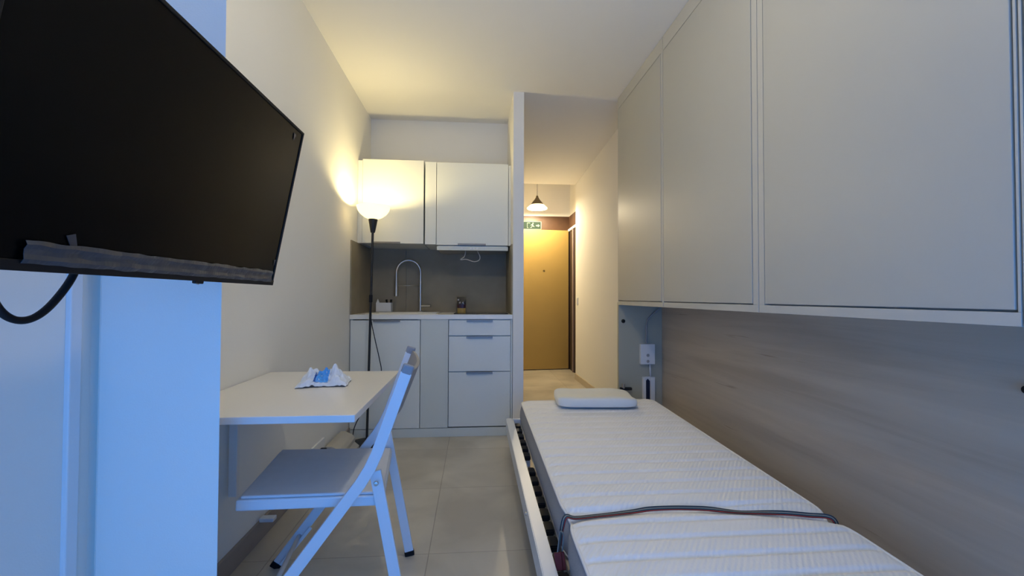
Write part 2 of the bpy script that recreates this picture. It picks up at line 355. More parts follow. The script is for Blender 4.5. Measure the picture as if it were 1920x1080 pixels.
# pendant
PC = (.838, 5.98)
pd = thing('pendant_lamp', (*PC, 2.23), 'hanging pendant lamp with lit cone shade in the hall', 'lamp')
MB().tube([(*PC, 2.40), (*PC, ZL)], .004, 8).build('cord', M['greyc'], pd)
MB().lathe([(0, 2.415), (.012, 2.412), (.02, 2.385), (.035, 2.36), (.06, 2.33), (.095, 2.285), (.091, 2.285), (.056, 2.326), (.03, 2.35), (0, 2.36)], 36, (*PC, 0)).build('shade_cap', mat('pewter_shade', (.16, .13, .09), .5, metal=.3, noise_amt=.05), pd, auto=40)
MB().lathe([(.095, 2.286), (.139, 2.245), (.136, 2.232), (.125, 2.232), (.128, 2.245), (.09, 2.28)], 36, (*PC, 0), closed=True).build('glass_shade', M['pshade'], pd, auto=50)
MB().lathe([(0, 2.34), (.018, 2.33), (.026, 2.31), (.018, 2.29), (0, 2.284)], 16, (*PC, 0)).build('bulb', M['bulb'], pd, smooth=True)
L = bpy.data.lights.new('pendant_bulb', 'POINT'); L.energy = 56; L.color = (1, .83, .54); L.shadow_soft_size = .03
o = bpy.data.objects.new('pendant_bulb', L); C.objects.link(o); o.location = (*PC, 2.250)

# added warm fill bulb with a made-up fitting, out of view above the frame
CL = (.12, 1.25)
cl = thing('added_fill_lamp', (*CL, 2.40), 'added unseen warm white fill bulb at the middle of the ceiling', 'lamp')
MB().lathe([(0, 2.59), (.05, 2.59), (.05, 2.57), (.012, 2.56), (0, 2.56)], 24, (*CL, 0)).build('ceiling_rose', M['white_pl'], cl, auto=40)
MB().lathe([(0, 2.57), (.018, 2.565), (.020, 2.50), (0, 2.495)], 18, (*CL, 0)).build('bulb_holder', M['white_pl'], cl, auto=40)
MB().lathe([(0, 2.50), (.014, 2.49), (.030, 2.455), (.022, 2.425), (0, 2.418)], 18, (*CL, 0)).build('bulb', M['bulb'], cl, smooth=True)
L = bpy.data.lights.new('added_fill_bulb', 'POINT'); L.energy = 14; L.color = (1, .905, .70); L.shadow_soft_size = .04
o = bpy.data.objects.new('added_fill_bulb', L); C.objects.link(o); o.location = (*CL, 2.37)

# ------------------------------------------------------------------ kitchen
def pull(x0, x1, y, z, parent, down=False):
    # folded edge pull hooked over the edge of a front
    mb = MB(); s = -1 if down else 1
    zz = sorted((z, z + s * .0025)); mb.box(x0, x1, y - .012, y + .015, zz[0], zz[1], .0008)
    zz = sorted((z + s * .0025, z - s * .012)); mb.box(x0, x1, y - .013, y - .0105, zz[0], zz[1], .0008)
    return mb.build('pull_handle', M['handle'], parent)
SINK_X = (-.80, -.30)
un = thing('sink_cabinet', (-.655, 3.66, 0), 'white base cabinet with one door and blank side panel below the sink', 'cabinet')
mb = MB(); mb.box(XL + .003, XL + .02, YK + .02, YBK - .013, .068, .868); mb.box(-.419, -.402, YK + .02, YBK - .013, .068, .868); mb.box(XL + .02, -.419, YK + .02, YBK - .013, .068, .084); mb.box(XL + .02, -.419, YBK - .02, YBK - .013, .084, .73)
mb.build('cabinet_body', M['kitg'], un)
dr = box(XL + .006, -.402, YK, YK + .019, .068, .862, .0015).build('door', M['kit'], un)
pull(-.74, -.545, YK, .8625, dr)
box(-.398, -.195, YK + .001, YK + .02, .068, .869, .001).build('filler_panel', M['kitg'], un)
un = thing('drawer_cabinet', (.045, 3.66, 0), 'white base cabinet with three drawers right of the filler panel', 'cabinet')
mb = MB(); mb.box(-.193, .2835, YK + .02, YBK - .01, .068, .868); mb.box(.2715, .2835, YK + .001, YK + .02, .068, .868)
mb.build('cabinet_body', M['kitg'], un)
for za, zb in ((.748, .862), (.482, .741), (.073, .475)):
    d = box(-.190, .2685, YK, YK + .019, za, zb, .0015).build('drawer', M['kit'], un)
    pull(-.06, .135, YK, zb + .0005, d)
o = box(XL + .002, XR - .002, YK + .002, YK + .02, 0, .064, .001).build('kitchen_plinth', M['kitg']); tag(o, 'pale plinth board along the foot of the kitchen units', 'plinth')
# worktop with the sink cut-out
mb = MB(); za, zb = .870, .903; a, b_ = SINK_X; ya, yb = 3.43, 3.80
mb.box(XL + .002, a, YK - .006, YBK - .012, za, zb); mb.box(b_, XR - .002, YK - .006, YBK - .012, za, zb); mb.box(a, b_, YK - .006, ya, za, zb); mb.box(a, b_, yb, YBK - .012, za, zb)
o = mb.build('kitchen_worktop', M['worktop']); tag(o, 'pale worktop over the kitchen base units', 'worktop')
sk = thing('kitchen_sink', ((a + b_) / 2, (ya + yb) / 2, .903), 'inset sink in the left of the pale worktop', 'sink')
mb = MB(); r = .018
mb.box(a - r, b_ + r, ya - r, ya + .004, .903, .908, .0015); mb.box(a - r, b_ + r, yb - .004, yb + r, .903, .908, .0015); mb.box(a - r, a + .004, ya, yb, .903, .908, .0015); mb.box(b_ - .004, b_ + r, ya, yb, .903, .908, .0015)
mb.build('rim', M['worktop'], sk)
mb = MB(); e = .004
mb.box(a, a + e, ya, yb, .76, .903); mb.box(b_ - e, b_, ya, yb, .76, .903); mb.box(a, b_, ya, ya + e, .76, .903); mb.box(a, b_, yb - e, yb, .76, .903); mb.box(a, b_, ya, yb, .756, .76)
mb.build('bowl', M['worktop'], sk)
MB().lathe([(0, .762), (.035, .762), (.04, .760)], 24, (-.55, 3.6, 0)).build('drain', M['steel'], sk)
o = box(-.16, .26, 3.44, 3.86, .9035, .9085, .002).build('hob', M['hob']); tag(o, 'flat black glass hob on the right of the worktop', 'hob')
# tap
FX, FY = -.462, 3.86
fa = thing('kitchen_faucet', (FX, FY, .903), 'tall chrome spring tap arching over the sink', 'faucet')
mb = MB().tube([(FX, FY, .903), (FX, FY, 1.22)], .0125, 16); mb.lathe([(0, .903), (.026, .903), (.026, .912), (.014, .918)], 20, (FX, FY, 0)); mb.build('column', M['chrome'], fa, auto=40)
arc = []
for k in range(13):
    t = math.pi * k / 12; arc.append((FX - .098 + .098 * math.cos(t), FY - .04 * (k / 12), 1.24 + .105 * math.sin(t)))
MB().tube([(FX, FY, 1.20)] + arc + [(FX - .196, FY - .04, 1.17)], .0098, 10).build('spring_hose', M['chrome'], fa, smooth=True)
MB().tube([(FX - .196, FY - .04, 1.18), (FX - .196, FY - .04, 1.04)], lambda t: .013 + .005 * t, 14).build('spray_head', M['steel'], fa, auto=40)
MB().tube([(FX - .006, FY, 1.13), (FX - .186, FY - .04, 1.13)], .004, 8).build('hose_arm', M['chrome'], fa, smooth=True)
MB().tube([(FX + .008, FY - .004, .955), (FX + .088, FY - .02, .958)], lambda t: .014 - .003 * t, 14).build('lever', M['steel'], fa, auto=40)
# splashback
sb = thing('splashback', (-.3, YBK, .903), 'dark grey stone splashback lining the kitchen niche', 'splashback')
box(XL + .001, -.598, YBK - .012, YBK - .001, .903, 1.46).build('panel', M['splash'], sb)
box(-.596, XR - .001, YBK - .012, YBK - .001, .903, 1.46).build('panel', M['splash'], sb)
box(XL + .0005, XL + .010, YK + .001, YBK - .012, .903, 1.451).build('panel', M['splash'], sb)
box(XR - .010, XR - .0005, YK + .03, YBK - .012, .903, 1.44).build('panel', M['splash'], sb)
# upper units
ZU0, ZU1 = 1.452, 2.108
un = thing('upper_cabinet', (-.64, 3.74, ZU0), 'white wall cabinet lit yellow behind the floor lamp', 'cabinet')
box(-.874, -.404, YU + .02, YBK - .013, ZU0, ZU1 - .002).build('cabinet_body', M['kit'], un)
d = box(-.874, -.404, YU, YU + .019, ZU0, ZU1, .0015).build('door', M['kit'], un)
pull(-.79, -.58, YU, ZU0 - .0005, d, True)
box(XL + .001, -.876, YU + .004, YU + .02, ZU0, ZU1 - .01).build('filler_strip', M['kit'], un)
un = thing('hood_cabinet', (-.02, 3.74, ZU0), 'white wall cabinet above the extractor hood', 'cabinet')
box(-.302, .263, YU + .02, YBK - .013, 1.445, ZU1 - .012).build('cabinet_body', M['kit'], un)
d = box(-.302, .263, YU, YU + .019, 1.445, ZU1 - .010, .0015).build('door', M['kit'], un)
pull(-.135, .085, YU, 1.4445, d, True)
box(.266, XR - .001, YU + .004, YU + .02, 1.445, ZU1 - .02).build('filler_strip', M['kit'], un)
box(-.392, -.306, YU + .001, YBK - .013, ZU0 - .004, ZU1 - .008, .001).build('filler_panel', M['kit'], un)
hd = thing('extractor_hood', (-.02, 3.6, 1.39), 'slim pale slide-out extractor hood below the wall cabinet', 'extractor hood')
box(-.298, .262, YU - .01, YU + .012, 1.402, 1.434, .003).build('hood_front', M['kitg'], hd)
mb = MB(); mb.box(-.29, .255, YU + .02, YU + .30, 1.404, 1.443, .002); mb.build('hood_body', M['steel'], hd)
for x in (-.11, -.04, -.018, .01): box(x, x + .014, YU - .0125, YU - .0095, 1.412, 1.424, .001).build('button', M['white_pl'], hd)
o = MB().tube([(-.075, 3.6, 1.405), (-.085, 3.6, 1.36), (-.115, 3.6, 1.335), (-.07, 3.6, 1.338), (-.01, 3.6, 1.32), (.03, 3.6, 1.33), (.04, 3.6, 1.36), (.02, 3.6, 1.405)], .0035, 8).build('hanging_wire', mat('pale_wire', (.6, .56, .48), .5, noise_amt=.02), smooth=True)
tag(o, 'thin pale wire loop dangling below the extractor hood', 'wire')
# caddy with brushes
ca = thing('utensil_caddy', (-.765, 3.74, .9085), 'small white plastic caddy left of the tap', 'caddy')
mb = MB(); x0, x1, y0, y1, z0, z1, e = -.828, -.700, 3.83, 3.90, .9085, .985, .003
mb.box(x0, x1, y0, y0 + e, z0, z1, .001); mb.box(x0, x1, y1 - e, y1, z0, z1, .001); mb.box(x0, x0 + e, y0, y1, z0, z1, .001); mb.box(x1 - e, x1, y0, y1, z0, z1, .001); mb.box(x0, x1, y0, y1, z0, z0 + e)
mb.prism([(-.826, z1 - .002), (-.798, z1 - .002), (-.812, z1 + .032)], 'Y', y0, y0 + .012, .001)
mb.build('tray', M['white_pl'], ca)
for x, t, lb in ((-.735, -.012, 'black brush handle leaning left in the white caddy'), (-.712, .004, 'black brush handle standing at the right end of the white caddy')):
    o = MB().tube([(x, 3.865, .914), (x + t, 3.865, 1.012)], lambda q: .004 + .005 * q, 10).build('dish_brush', M['black'], smooth=True); tag(o, lb, 'brush')
# coffee packet
cp = thing('coffee_packet', (-.112, 3.84, .9085), 'black foil coffee packet with gold base on the worktop', 'packet')
def packet(z0, z1, name, m_, k):
    t = bmesh.new(); random.seed(k); nz = 8; rings = []
    for i in range(nz + 1):
        z = z0 + (z1 - z0) * i / nz; q = (z - .9085) / .128
        hw = .034 + .006 * q; hd_ = .024 * (1 - max(0, q - .55) * 1.9) + .002
        rings.append([t.verts.new((-.112 + hw * sx + .0015 * noise.noise(Vector((sx * 3, q * 9, k))), 3.84 + hd_ * sy, z)) for sx, sy in ((-1, -.8), (-.5, -1), (0, -1.08), (.5, -1), (1, -.8), (1, .8), (0, 1), (-1, .8))])
    for A, B in zip(rings, rings[1:]):
        for i in range(8): t.faces.new((A[i], A[(i + 1) % 8], B[(i + 1) % 8], B[i]))
    t.faces.new(rings[0][::-1]); t.faces.new(rings[-1]); mb = MB(); mb._merge(t); return mb.build(name, m_, cp)
packet(.9085, .940, 'gold_band', M['gold'], 1); packet(.9405, .972, 'maroon_band', M['maroon'], 1); packet(.9725, 1.037, 'foil_top', M['pack'], 1)
mb = MB(); mb.box(-.146, -.132, 3.822, 3.826, 1.005, 1.018, .001); mb.prism([(-.135, .985), (-.122, .998), (-.118, .975)], 'Y', 3.814, 3.8165); mb.prism([(-.112, .978), (-.098, .998), (-.09, .974)], 'Y', 3.814, 3.8165)
mb.build('printed_marks', mat('pale_print', (.5, .45, .4), .4, noise_amt=.05), cp)

# ------------------------------------------------------------------ floor lamp
LX, LY = -.752, 3.232
lp = thing('floor_lamp', (LX, LY, 0), 'black torchiere floor lamp with lit opal glass bowl', 'lamp', rot=(0, R(1.05), 0))
MB().lathe([(0, .0), (.108, 0), (.110, .004), (.106, .012), (.05, .019), (.016, .024), (.012, .04), (0, .04)], 40).build('base', M['blackm'], lp, local=True, auto=40)
MB().tube([(0, 0, .03), (0, 0, 1.50)], .0085, 14).build('pole', M['blackm'], lp, local=True, auto=40)
MB().lathe([(0, 1.49), (.014, 1.49), (.017, 1.50), (.032, 1.585), (.029, 1.588), (0, 1.58)], 28).build('lamp_socket', M['blackm'], lp, local=True, auto=40)
prof = [(.030, 1.586), (.062, 1.600), (.090, 1.622), (.108, 1.648), (.117, 1.678)]
prof2 = [(r - .0035, z + .002) for r, z in prof[::-1]]; prof2[0] = (.1135, 1.679)
MB().lathe(prof + prof2, 48, closed=True).build('glass_bowl', M['bowl'], lp, local=True, auto=60)
MB().lathe([(0, 1.587), (.014, 1.59), (.015, 1.595), (.016, 1.602), (.012, 1.610), (0, 1.612)], 18).build('bulb', M['bulb'], lp, local=True, smooth=True)
MB().box(-.011, .011, -.012, .012, .995, 1.05, .004).build('switch', M['black'], lp, local=True)
L = bpy.data.lights.new('floor_lamp_bulb', 'POINT'); L.energy = 13; L.color = (1, .82, .40); L.shadow_soft_size = .022
o = bpy.data.objects.new('floor_lamp_bulb', L); C.objects.link(o); o.location = (LX + 1.64 * math.sin(R(1.05)), LY, 1.640)
co = MB().tube([(.006, -.006, 1.0), (.008, -.012, .88), (.04, -.02, .74), (.075, -.02, .6), (.09, -.02, .5), (.05, -.03, .38), (-.02, -.04, .25), (-.075, -.05, .13), (-.085, -.06, .03), (-.09, -.14, .006), (-.03, -.30, .006), (-.025, -.44, .006), (-.07, -.50, .02), (-.13, -.515, .115), (-.148, -.515, .128)], .0032, 8).build('power_cord', M['black'], lp, local=True, smooth=True)
# beige trunking box on the floor and socket with plug
bx = thing('cable_box', (-.86, 2.95, 0), 'long beige plastic box on the floor against the left wall', 'box')
MB().prism([(-.897, .002), (-.80, .002), (-.80, .085), (-.815, .105), (-.86, .128), (-.897, .128)], 'Y', 2.80, 3.11, .004).build('housing', M['beige'], bx)
MB().prism([(-.80, .0), (-.77, .0), (-.77, .035), (-.80, .06)], 'Y', 2.83, 3.10, .002).build('side_flange', M['beige'], bx)
so = thing('wall_socket', (XL, 2.64, .12), 'white wall socket low on the left wall near the beige box', 'socket')
box(XL, XL + .012, 2.60, 2.80, .10, .185, .003).build('socket_plate', M['white_pl'], so)
pg = MB(); pg.box(XL + .0125, XL + .045, 2.705, 2.735, .118, .145, .004); pg = pg.build('power_plug', M['black']); tag(pg, 'black plug in the white socket on the left wall', 'plug')

# ------------------------------------------------------------------ wall table
tb = thing('wall_table', (-.62, 1.69, .676), 'white wall-mounted drop-leaf table under the television', 'table')
box(XL + .004, -.34, 1.315, 2.083, .676, .6975, .002).build('tabletop', M['table'], tb)
box(XL + .001, XL + .022, 1.44, 1.95, .60, .675, .002).build('wall_rail', M['table'], tb)
box(XL + .010, XL + .040, 1.735, 1.757, .295, .654, .003).build('support_post', M['table'], tb)
mb = MB().box(XL + .023, -.50, 1.735, 1.755, .655, .675, .002); mb.build('folding_bracket', M['white_m'], tb)
mb = MB(); mb.tube([(-.352, 1.55, .671), (-.352, 2.0, .671)], .004, 8); mb.build('edge_stiffener', M['greyc'], tb)
o = box(XL + .012, XL + .07, 1.975, 2.01, .084, .100, .003).build('wall_bracket', M['white_m']); tag(o, 'small white bracket at the skirting under the chair seat', 'bracket')
mb = MB().lathe([(0, 0), (.006, 0), (.006, .004), (0, .005)], 12, mtx=Matrix.Translation((XL, 1.56, .37)) @ Matrix.Rotation(R(90), 4, 'Y')); o = mb.build('wall_screw', M['black']); tag(o, 'small dark screw head on the left wall under the table', 'screw')
# wipes pack
wp = thing('wipes_packet', (-.575, 1.78, .698), 'crumpled white plastic packet with blue print on the table', 'packet', rot=(0, 0, R(8)))
t = bmesh.new(); bmesh.ops.create_grid(t, x_segments=34, y_segments=22, size=1)
hs = {}
def wz(x, y):
    f = max(0, 1 - abs(x) ** 3) * max(0, 1 - abs(y) ** 3)
    n1 = noise.noise(Vector((x * 2.1, y * 2.0, 4.2))); n2 = abs(noise.noise(Vector((x * 5, y * 4, 1.5))))
    pk = .030 * math.exp(-((x + .62) / .2) ** 2 - ((y - .45) / .4) ** 2) + .034 * math.exp(-((x - .45) / .16) ** 2 - ((y - .1) / .5) ** 2)
    return .003 + f ** .7 * (.026 + .030 * n1 + .030 * n2 + pk) + .012 * abs(noise.noise(Vector((x * 4, y * 4, 9))))
for v in t.verts:
    x, y = v.co.x, v.co.y
    w_ = 1 + .12 * noise.noise(Vector((x * 1.5, y * 1.5, 7)))
    v.co = Vector((x * .088 * w_, y * .058 * (1 + .25 * abs(x)) * w_, wz(x, y)))
mb = MB(); mb._merge(t); film = mb.build('film_wrap', M['wipe'], wp, local=True)
md = film.modifiers.new('thick', 'SOLIDIFY'); md.thickness = .001
for nm, xa, xb, m_ in (('blue_label', -.26, .22, M['blue']), ('dark_blue_stripe', -.36, -.26, M['blue2'])):
    t = bmesh.new(); nx, ny = 12, 14; g = [[None] * (ny + 1) for _ in range(nx + 1)]
    for i in range(nx + 1):
        for j in range(ny + 1):
            x = xa + (xb - xa) * i / nx; y = -.85 + 1.1 * j / ny; w_ = 1 + .12 * noise.noise(Vector((x * 1.5, y * 1.5, 7)))
            g[i][j] = t.verts.new((x * .088 * w_, y * .058 * (1 + .25 * abs(x)) * w_ - .0008, wz(x, y) + .0016))
    for i in range(nx):
        for j in range(ny): t.faces.new((g[i][j], g[i + 1][j], g[i + 1][j + 1], g[i][j + 1]))
    mb = MB(); mb._merge(t); mb.build(nm, m_, wp, local=True)

# ------------------------------------------------------------------ folding chair (local: +x forward, +y to the far side)
th = R(187)
fvec = Vector((math.cos(th), math.sin(th), 0)); wvec = Vector((math.sin(R(-7)), math.cos(R(-7)), 0))
# root matrix columns: x = fvec, y = -wvec (right handed), so far side is -y
ch = thing('folding_chair', (0, 0, 0), 'white metal folding chair with grey seat facing the wall table', 'chair')
ch.matrix_world = Matrix.Translation((Vector((.030, .004, 0)) + wvec * 1.628)) @ Matrix((fvec, -wvec, Vector((0, 0, 1)))).transposed().to_4x4()
bpy.context.view_layer.update()
HW = .245
for s in (1, -1):
    y = s * HW
    mb = MB(); P0, P1, P2 = (.066, .808), (.165, .527), (.556, .012)
    def off(p, q, w):  # left normal offset
        d = Vector((q[0] - p[0], q[1] - p[1])).normalized(); return Vector((-d.y, d.x)) * w
    w = .017; a = [Vector(P0), Vector(P1), Vector(P2)]; n1, n2 = off(P0, P1, w), off(P1, P2, w); nm = (n1 + n2).normalized() * w / max(.5, (n1 + n2).normalized().dot(n1.normalized()))
    # soft bend: extra points round the corner
    ctr = [a[0], a[1] + (a[0] - a[1]).normalized() * .05, a[1] + (a[0] - a[1]).normalized() * .015 + (a[2] - a[1]).normalized() * .015, a[1] + (a[2] - a[1]).normalized() * .05, a[2]]
    nn = [n1, n1, nm, n2, n2]
    poly = [c + k for c, k in zip(ctr, nn)] + [c - k for c, k in zip(ctr[::-1], nn[::-1])]
    mb.prism([(p.x, p.y) for p in poly], 'Y', y - .009, y + .009, .002)
    leg = mb.build('back_post_leg', M['white_m'], ch, local=True)
    MB().bar((.5505, y, .0195), (.5645, y, .001), (0, 1, 0), .021, .036, .002).build('rubber_foot', M['black'], leg, local=True)
    yi = s * (HW - .002)
    mb = MB(); mb.bar((.155, yi - s * .018, .515), (.060, yi - s * .018, .012), (0, 1, 0), .016, .034)
    lg = mb.build('rear_leg', M['white_m'], ch, local=True)
    MB().bar((.062, yi - s * .018, .020), (.0585, yi - s * .018, .001), (0, 1, 0), .019, .037, .002).build('rubber_foot', M['black'], lg, local=True)
    mb = MB()
    for px, pz in ((.150, .487),): mb.lathe([(0, 0), (.0075, 0), (.0065, .004), (0, .005)], 14, mtx=Matrix.Translation((px, s * (HW + .009), pz)) @ Matrix.Rotation(-s * R(90), 4, 'X'))
    mb.build('bolt', M['steel'], ch, local=True)
    MB().bar((.43, yi - s * .022, .150), (.535, yi - s * .022, .02), (0, 1, 0), .008, .012, .001).build('leg_brace', M['white_m'], ch, local=True)
# seat: front higher than rear
zf, zr = .452, .432
t = bmesh.new()
def sp(x, y, dz): return (x, y, zr + (zf - zr) * (x - .13) / .41 + dz)
mb = MB(); ang = math.atan2(zf - zr, .41)
mt = Matrix.Translation((.13, 0, zr)) @ Matrix.Rotation(-ang, 4, 'Y')
mb.box(0, .41, -.208, .208, -.032, -.0005, .005, mtx=mt); mb.build('seat_frame', M['white_m'], ch, local=True)
mb = MB(); mb.box(.004, .400, -.202, .202, 0, .009, .004, mtx=mt); mb.build('seat', M['seat'], ch, local=True)
mb = MB(); N = 12
pts_o = []
for k in range(N + 1):
    yy = -HW + .01 + (2 * HW - .02) * k / N; pts_o.append((.040 - .022 * (1 - (yy / HW) ** 2), yy))
pts_i = [(x + .012, y) for x, y in pts_o[::-1]]
mb.prism(pts_o + pts_i, 'Z', 0, .15, .002, mtx=Matrix.Translation((.095, 0, .672)) @ Matrix.Rotation(-math.atan2(.12, .311), 4, 'Y') @ Matrix.Translation((-.035, 0, 0)))
mb.build('backrest', M['back'], ch, local=True)
for s in (1, -1):
    mb = MB().bar((.0685, s * HW, .800), (.057, s * HW, .832), (0, 1, 0), .0185, .035, .006); mb.build('post_cap', M['back'], ch, local=True)
MB().tube([(.475, -HW, .115), (.475, HW, .115)], .008, 10).build('front_crossbar', M['white_m'], ch, local=True, smooth=True)

# ------------------------------------------------------------------ television
tv = thing('television', (-.57, .91, 1.067), 'large black flat television tilted down from the left wall', 'television')
TB, TT = Vector((-.566, 0, 1.067)), Vector((-.485, 0, 1.498)); upv = (TT - TB).normalized(); H = (TT - TB).length
nrm = Vector((upv.z, 0, -upv.x))     # screen normal, towards +x and down
Y0, Y1 = .515, 1.300
base = Matrix((Vector((0, 1, 0)), upv, nrm)).transposed().to_4x4(); base.translation = Vector((TB.x, 0, TB.z))   # local x = world y, y = up, z = out of screen
mb = MB(); mb.box(Y0, Y1, 0, H, -.022, -.003, .003, mtx=base); mb.box(Y0 + .10, Y1 - .10, .04, H - .10, -.055, -.022, .01, mtx=base); mb.build('back_shell', M['black'], tv)
mb = MB(); e = .007
mb.box(Y0, Y1, H - e, H, -.004, .002, .001, mtx=base); mb.box(Y0, Y1, 0, .014, -.004, .003, .001, mtx=base); mb.box(Y0, Y0 + e, 0, H, -.004, .002, .001, mtx=base); mb.box(Y1 - e, Y1, 0, H, -.004, .002, .001, mtx=base)
bz = mb.build('bezel', M['black'], tv)
box(Y0 + e, Y1 - e, .013, H - e, -.004, -.0005, mtx=base).build('screen', M['screen'], tv)
t = bmesh.new(); nx, ny = 90, 5; g = [[None] * (ny + 1) for _ in range(nx + 1)]
for i in range(nx + 1):
    for j in range(ny + 1):
        yy = .60 + (Y1 - .022 - .60) * i / nx; zz = .010 + .030 * j / ny
        g[i][j] = t.verts.new(base @ Vector((yy + .003 * noise.noise(Vector((i * .3, j * 1., 2))), zz + .002 * noise.noise(Vector((i * .25, j * .9, 5))), .0035 + .003 * abs(noise.noise(Vector((i * .2, j * 1.4, 1)))) + .002 * (j in (1, 4)))))
for i in range(nx):
    for j in range(ny): t.faces.new((g[i][j], g[i + 1][j], g[i + 1][j + 1], g[i][j + 1]))
mb = MB(); mb._merge(t); fl = mb.build('protective_film', M['film'], tv); fl.modifiers.new('t', 'SOLIDIFY').thickness = .0006
for q, a in (([(Y1 - .06, H - .02), (Y1 - .045, H - .022), (Y1 - .055, H - .04)], .0015), ([(.655, .052), (.668, .056), (.678, .030), (.668, .032)], .0018), ([(Y1 - .022, .07), (Y1 - .012, .072), (Y1 - .016, .055)], .0015)):
    MB().prism(q, 'Z', .001, a, mtx=base).build('film_tab', M['film'], tv)
mb = MB(); mb.box(.955, .985, -.006, .001, -.006, .001, .002, mtx=base); mb.build('sensor', M['black'], tv)
mb = MB(); mb.box(.966, .974, -.008, -.005, -.004, -.001, .001, mtx=base); mb.build('indicator', M['chrome'], tv)
mb = MB(); mb.box(.80, 1.0, .12, .32, -.075, -.054, .004, mtx=base); mb.bar((-.62, .90, 1.33), (-.94, .90, 1.36), (0, 0, 1), .05, .03); mb.box(XN, XN + .015, .82, .98, 1.24, 1.46, .003)
mb.build('wall_mount', M['blackm'], tv)
o = MB().tube([(-.612, .745, 1.13), (-.615, .742, 1.075), (-.62, .715, 1.028), (-.622, .685, 1.004), (-.625, .658, 1.005), (-.63, .640, 1.03), (-.64, .628, 1.09), (-.65, .62, 1.15)], .0052, 10).build('tv_cable', M['black'], tv, smooth=True)

# ------------------------------------------------------------------ wall cabinets on the right
cabs = [(2.539, YC, 'leftmost tall greige wall cabinet door, nearest the hall'), (1.655, 2.536, 'second greige wall cabinet from the hall, above the mattress'),
        (.815, 1.652, 'widest greige wall cabinet with large door, above the bed foot'), (-.02, .812, 'rightmost greige wall cabinet, cut off by the photo edge')]
ZB = .979
for k, (ya, yb, lab) in enumerate(cabs):
    u = thing('wall_cabinet', ((XC + XW) / 2, (ya + yb) / 2, ZB), lab, 'cabinet', 'greige cabinets over the bed')
    mb = MB(); mb.box(XC + .021, XW - .003, ya + .0005, yb - .0005, 1.000, ZC - .002)
    mb.box(XC + .002, XC + .0215, ya + .0005, yb - .0005, 2.502, ZC - .002)          # top filler
    mb.box(XC - .0, XC + .0215, ya + .0005, yb - .0005, ZB, 1.008, .0008) ; mb.box(XC + .0215, XW - .003, ya + .0005, yb - .0005, ZB, .9995)
    la = {0: .012, 1: .024, 2: .006, 3: .006}[k]; lb = {0: .012, 1: .004, 2: .032, 3: .006}[k]
    sl = {0: .022, 1: .034, 2: .006, 3: .006}[k]
    mb.box(XC, XC + .0215, ya + .0005, ya + sl, 1.008, 2.502, .0008); mb.box(XC, XC + .0215, yb - lb, yb - .0005, 1.008, 2.502, .0008)
    mb.build('cabinet_body', M['lam_edge'], u)
    box(XC - .001, XC + .018, ya + sl + .0045, yb - lb - .0045, 1.013, 2.4955, .0015).build('door', M['lam'], u)
o = box(1.109, XW - .001, YC, YC + .028, 0, ZB + .02).build('end_panel', M['endp']); tag(o, 'pale grey upright end panel at the head of the bed', 'panel')
o = box(XW - .016, XW - .001, -.5, YC, 0, ZB - .001).build('wood_back_panel', M['wood']); tag(o, 'pale grey-brown wood-grain panel along the wall beside the bed', 'panel')
yp = YC
def knob(name, p, axis, r, h, lab, cat='catch'):
    rot = Matrix.Rotation(R(90), 4, 'X') if axis == 'Y' else Matrix.Rotation(R(-90), 4, 'Y')
    o = MB().lathe([(0, 0), (r, 0), (r, h * .5), (r * .75, h), (0, h)], 20, mtx=Matrix.Translation(p) @ rot).build(name, M['black'], auto=40); return tag(o, lab, cat)
knob('latch_knob', (1.145, yp, .853), 'Y', .015, .012, 'small black round catch on the grey end panel')
knob('latch_knob', (XW - .017, 1.045, .800), 'X', .014, .03, 'black round catch on the wood panel at right photo edge')
sc = thing('socket_box', (1.327, yp, .52), 'white surface socket box on the grey end panel', 'socket')
box(1.272, 1.385, yp - .035, yp, .522, .678, .004).build('housing', M['white_pl'], sc)
for z in (.592, .546): MB().lathe([(0, 0), (.012, 0), (.010, .003), (0, .003)], 16, mtx=Matrix.Translation((1.328, yp - .035, z)) @ Matrix.Rotation(R(90), 4, 'X')).build('switch_button', M['greyc'], sc)
o = MB().tube([(1.325, yp - .012, .678), (1.325, yp - .012, .80), (1.335, yp - .012, .86), (1.37, yp - .02, .905), (1.42, yp - .03, .95), (1.425, yp - .03, .978)], .006, 10).build('power_cable', M['greyc'], sc, smooth=True)
cr = thing('charger_holder', (1.34, yp, .2), 'white bracket with dark blue slot below the socket box', 'holder')
mb = MB(); mb.box(1.293, 1.386, yp - .012, yp, .20, .425, .003); mb.box(1.293, 1.315, yp - .03, yp - .012, .20, .425, .003); mb.box(1.352, 1.386, yp - .03, yp - .012, .20, .425, .003)
mb.build('housing', M['white_pl'], cr)
mb = MB().prism([(1.318, .20), (1.349, .20), (1.349, .392), (1.334, .41), (1.318, .392)], 'Y', yp - .018, yp - .0125, .001); mb.build('slot_insert', mat('navy_insert', (.006, .012, .04), .4, noise_amt=.05), cr)
MB().tube([(1.352, yp - .012, .52), (1.356, yp - .012, .426)], .007, 8).build('white_cord', M['white_pl'], cr, smooth=True)
bk = thing('pivot_bracket', (1.16, yp - .02, .33), 'small dark metal pivot fitting behind the pillow', 'bracket')
box(1.115, 1.205, yp - .03, yp, .325, .345, .003).build('bracket_plate', M['blackm'], bk)
MB().tube([(1.14, yp - .02, .34), (1.14, yp - .02, .375)], .012, 12).build('pivot_pin', M['steel'], bk, auto=40)

